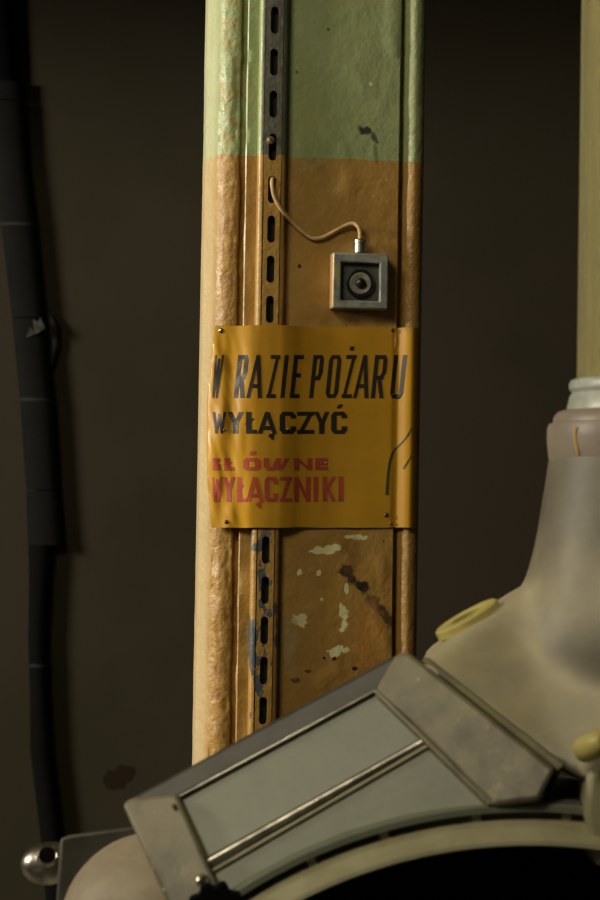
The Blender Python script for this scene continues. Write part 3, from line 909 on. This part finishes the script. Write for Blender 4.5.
# big round drum under the duct: rim ring, slit, housing ring, dark recess
DY = -.892
def drum():
    s = pxs(DY)
    c = P(530, 1352, DY) - MI
    ax = (0, 1, 0)
    def R(px): return px * s
    lathe('housing_ring', [(R(531), 0), (R(537), 0), (R(539), .003), (R(539), .28), (R(531), .28)], c, ax, M['panel'], machine, 160, closed=True)
    lathe('drum_rim', [(R(499), -.016), (R(501), -.019), (R(505), -.018), (R(522), .004), (R(524.5), .009), (R(524.5), .05), (R(499), .05)], c, ax, M['olive'], machine, 160, closed=True)
    o = lathe('drum_recess', [(0, .049), (R(532), .049), (R(532), .26), (0, .26)], c, ax, M['black_hole'], machine, 120)
    for px in (205, 306, 378, 470, 560):       # little spacers bridging the slit
        dx = px - 530
        a = math.asin(dx / 528.0)
        ctr = c + Vector((R(527.5) * math.sin(a), .008, R(527.5) * math.cos(a)))
        v, f = box_geo(-R(4.5), R(4.5), -.003, .03, -R(5.5), R(5.5))
        b = mesh_obj('spacer', v, f, M['olive'], machine, 30)
        b.location = ctr; b.rotation_euler = (0, a, 0)
    zc = c.z + MI.z
    # cradle feet to the floor
    for sx in (-1, 1):
        v, f = box_geo(sx * .30 - .05 + c.x, sx * .30 + .05 + c.x, -.13, .15, 0.0, zc - .30)
        bevel(mesh_obj('foot', v, f, M['dark_brown'], machine, 30), .004)
    # cradle under the duct's outlet
    q = P(110, 940, -.72) - MI
    v, f = box_geo(q.x - .03, q.x + .03, -.01, .05, 0.0, q.z + .02)
    bevel(mesh_obj('support_post', v, f, M['dark_brown'], machine, 30), .003)
drum()

# cast inlet: neck and sloping body blended into one casting
NY = -.72
NX = 652.0
def casting():
    s = pxs(NY)
    base = P(NX, 450, NY)
    axis_pt = lambda py: P(NX + (450 - py) * math.tan(ROLL), py, NY)
    prof = []
    for (py, r) in ((436, 99), (455, 103), (475, 105), (500, 109), (530, 113), (560, 119), (585, 126), (610, 136), (640, 144), (690, 146), (740, 140)):
        prof.append((r * s, axis_pt(py).z - base.z))
    v, f = lathe_geo(prof, base - MI, (0, 0, 1), 56)
    n = len(prof)
    f = list(f) + [tuple(range(56)), tuple(range((n - 1) * 56, n * 56))]
    bm = bmesh.new()
    def add(v, f):
        vs_ = [bm.verts.new(q) for q in v]
        for q in f: bm.faces.new([vs_[i] for i in q])
    add(v, f)
    outl = [(414, 665), (504, 603), (575, 556), (700, 552), (760, 660), (740, 790), (640, 800), (566, 775)]
    ys = [-.82, -.76, -.68, -.66, -.80, -.94, -.95, -.885]
    a = [P(x, y, d) - MI for (x, y), d in zip(outl, ys)]; b = [P(x + (7 if i < 2 else 0), y - (13 if i < 2 else 0), -.60) - MI for i, (x, y) in enumerate(outl)]
    n = len(a)
    add(a + b, [tuple(range(n)), tuple(range(2 * n - 1, n - 1, -1))] + [(i, (i + 1) % n, n + (i + 1) % n, n + i) for i in range(n)])
    o = bm_obj('inlet_casting', bm, M['cast_dust_lit'], machine, 0)
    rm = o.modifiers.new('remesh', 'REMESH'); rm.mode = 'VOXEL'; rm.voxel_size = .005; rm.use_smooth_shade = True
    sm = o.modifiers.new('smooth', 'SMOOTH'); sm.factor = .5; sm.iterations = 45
    # flange rim on top
    zr = lambda py: axis_pt(py).z - base.z
    lathe('neck_rim', [(70 * s, zr(470)), (101 * s, zr(472)), (103.5 * s, zr(455)), (105 * s, zr(440)), (104.5 * s, zr(430)), (103 * s, zr(425.5)), (99 * s, zr(424.5)), (98.5 * s, zr(419)), (95 * s, zr(414)), (90 * s, zr(412)), (70 * s, zr(412))],
          base - MI, (0, 0, 1), M['neck_dust'], machine, 64, closed=True)
    # yellow paint dribble on the rim
    p = []
    for (px, py) in ((569.5, 431), (568.5, 438), (568.5, 446), (569.5, 452), (570.5, 458)):
        k = (px - NX - (450 - py) * math.tan(ROLL)) / 104.5
        q = axis_pt(py); p.append(Vector((q.x + 104.6 * s * k, NY - 104.6 * s * math.sqrt(max(0, 1 - k * k)), q.z)) - MI)
    tube('paint_dribble', smooth_path(p, 3), .0016, simple('dribble_yellow', (.62, .38, .06), .5), machine, 8, lambda t: .0022 * (1 - .55 * t))
    return axis_pt, base, s, zr
axis_pt, nbase, ns, zr = casting()
def yellow_ring():
    c = P(467.5, 618.5, -.735) - MI
    nrm = Vector((-.50, -.07, .86)).normalized()
    s = pxs(-.735)
    o = lathe('inspection_ring', [(16.5 * s, -6 * s), (16.5 * s, 3 * s), (18 * s, 4 * s), (33 * s, 4 * s), (35 * s, 2.5 * s), (35.5 * s, -5 * s), (33 * s, -7 * s)], c, nrm, M['yellow'], machine, 56, closed=True)
    o['label'] = 'yellow plastic ring on the casting'
    lathe('ring_bore', [(0, -1.5 * s), (16.6 * s, -1.5 * s), (16.6 * s, -7 * s), (0, -7 * s)], c, nrm, M['dark_brown'], o, 40)
yellow_ring()
c = P(598, 744, -.925) - MI
lathe('yellow_cap', [(0, -.016), (.006, -.015), (.0105, -.010), (.012, 0), (.012, .03)], c, (-.25, 1, -.25), M['yellow'], machine, 24)
# stay bracket at the right edge
br = [(588, 772), (606, 768), (625, 800), (618, 870), (594, 866), (584, 812)]
a = [P(x, y, -.90) - MI for x, y in br]; b = [q + Vector((0, .06, 0)) for q in a]
n = len(a)
bevel(mesh_obj('stay_bracket', a + b, [tuple(range(n)), tuple(range(2 * n - 1, n - 1, -1))] + [(i, (i + 1) % n, n + (i + 1) % n, n + i) for i in range(n)], M['olive'], machine, 30), .006, 3)
br = [(470, 806), (566, 800), (640, 808), (640, 826), (470, 826)]
a = [P(x, y, -.885) - MI for x, y in br]; b = [q + Vector((0, .05, 0)) for q in a]
n = len(a)
bevel(mesh_obj('cross_bar', a + b, [tuple(range(n)), tuple(range(2 * n - 1, n - 1, -1))] + [(i, (i + 1) % n, n + (i + 1) % n, n + i) for i in range(n)], M['dark_brown'], machine, 30), .004, 3)

# clear feed tube standing in the neck
tube_root = empty('feed_tube', (nbase.x, nbase.y, nbase.z + zr(412)))
tag(tube_root, 'clear feed tube with cream inside standing in the casting neck at right', 'tube')
TB = nbase - Vector(tube_root.location)
RT = 76 * ns
lathe('tube_wall', [(RT, zr(412)), (RT, zr(-560)), (RT - .003, zr(-560)), (RT - .003, zr(412))], TB, (0, 0, 1), M['tube'], tube_root, 72, closed=True)
lathe('cream_liner', [(RT - .0075, zr(412)), (RT - .0075, zr(-560)), (RT - .0095, zr(-560)), (RT - .0095, zr(412))], TB, (0, 0, 1), M['liner'], tube_root, 72, closed=True)
lathe('white_collar', [(70 * ns, zr(412)), (85.5 * ns, zr(412)), (85.5 * ns, zr(410)), (82.5 * ns, zr(397)), (81 * ns, zr(395.5)), (70 * ns, zr(395.5))], TB, (0, 0, 1), M['white_ring'], tube_root, 64, closed=True)
lathe('seal_ring', [(70 * ns, zr(395.5)), (80.5 * ns, zr(395.5)), (81 * ns, zr(393)), (83 * ns, zr(391)), (83.5 * ns, zr(386)), (82 * ns, zr(382)), (79 * ns, zr(380.5)), (70 * ns, zr(380.5))], TB, (0, 0, 1), M['white_ring'], tube_root, 64, closed=True)
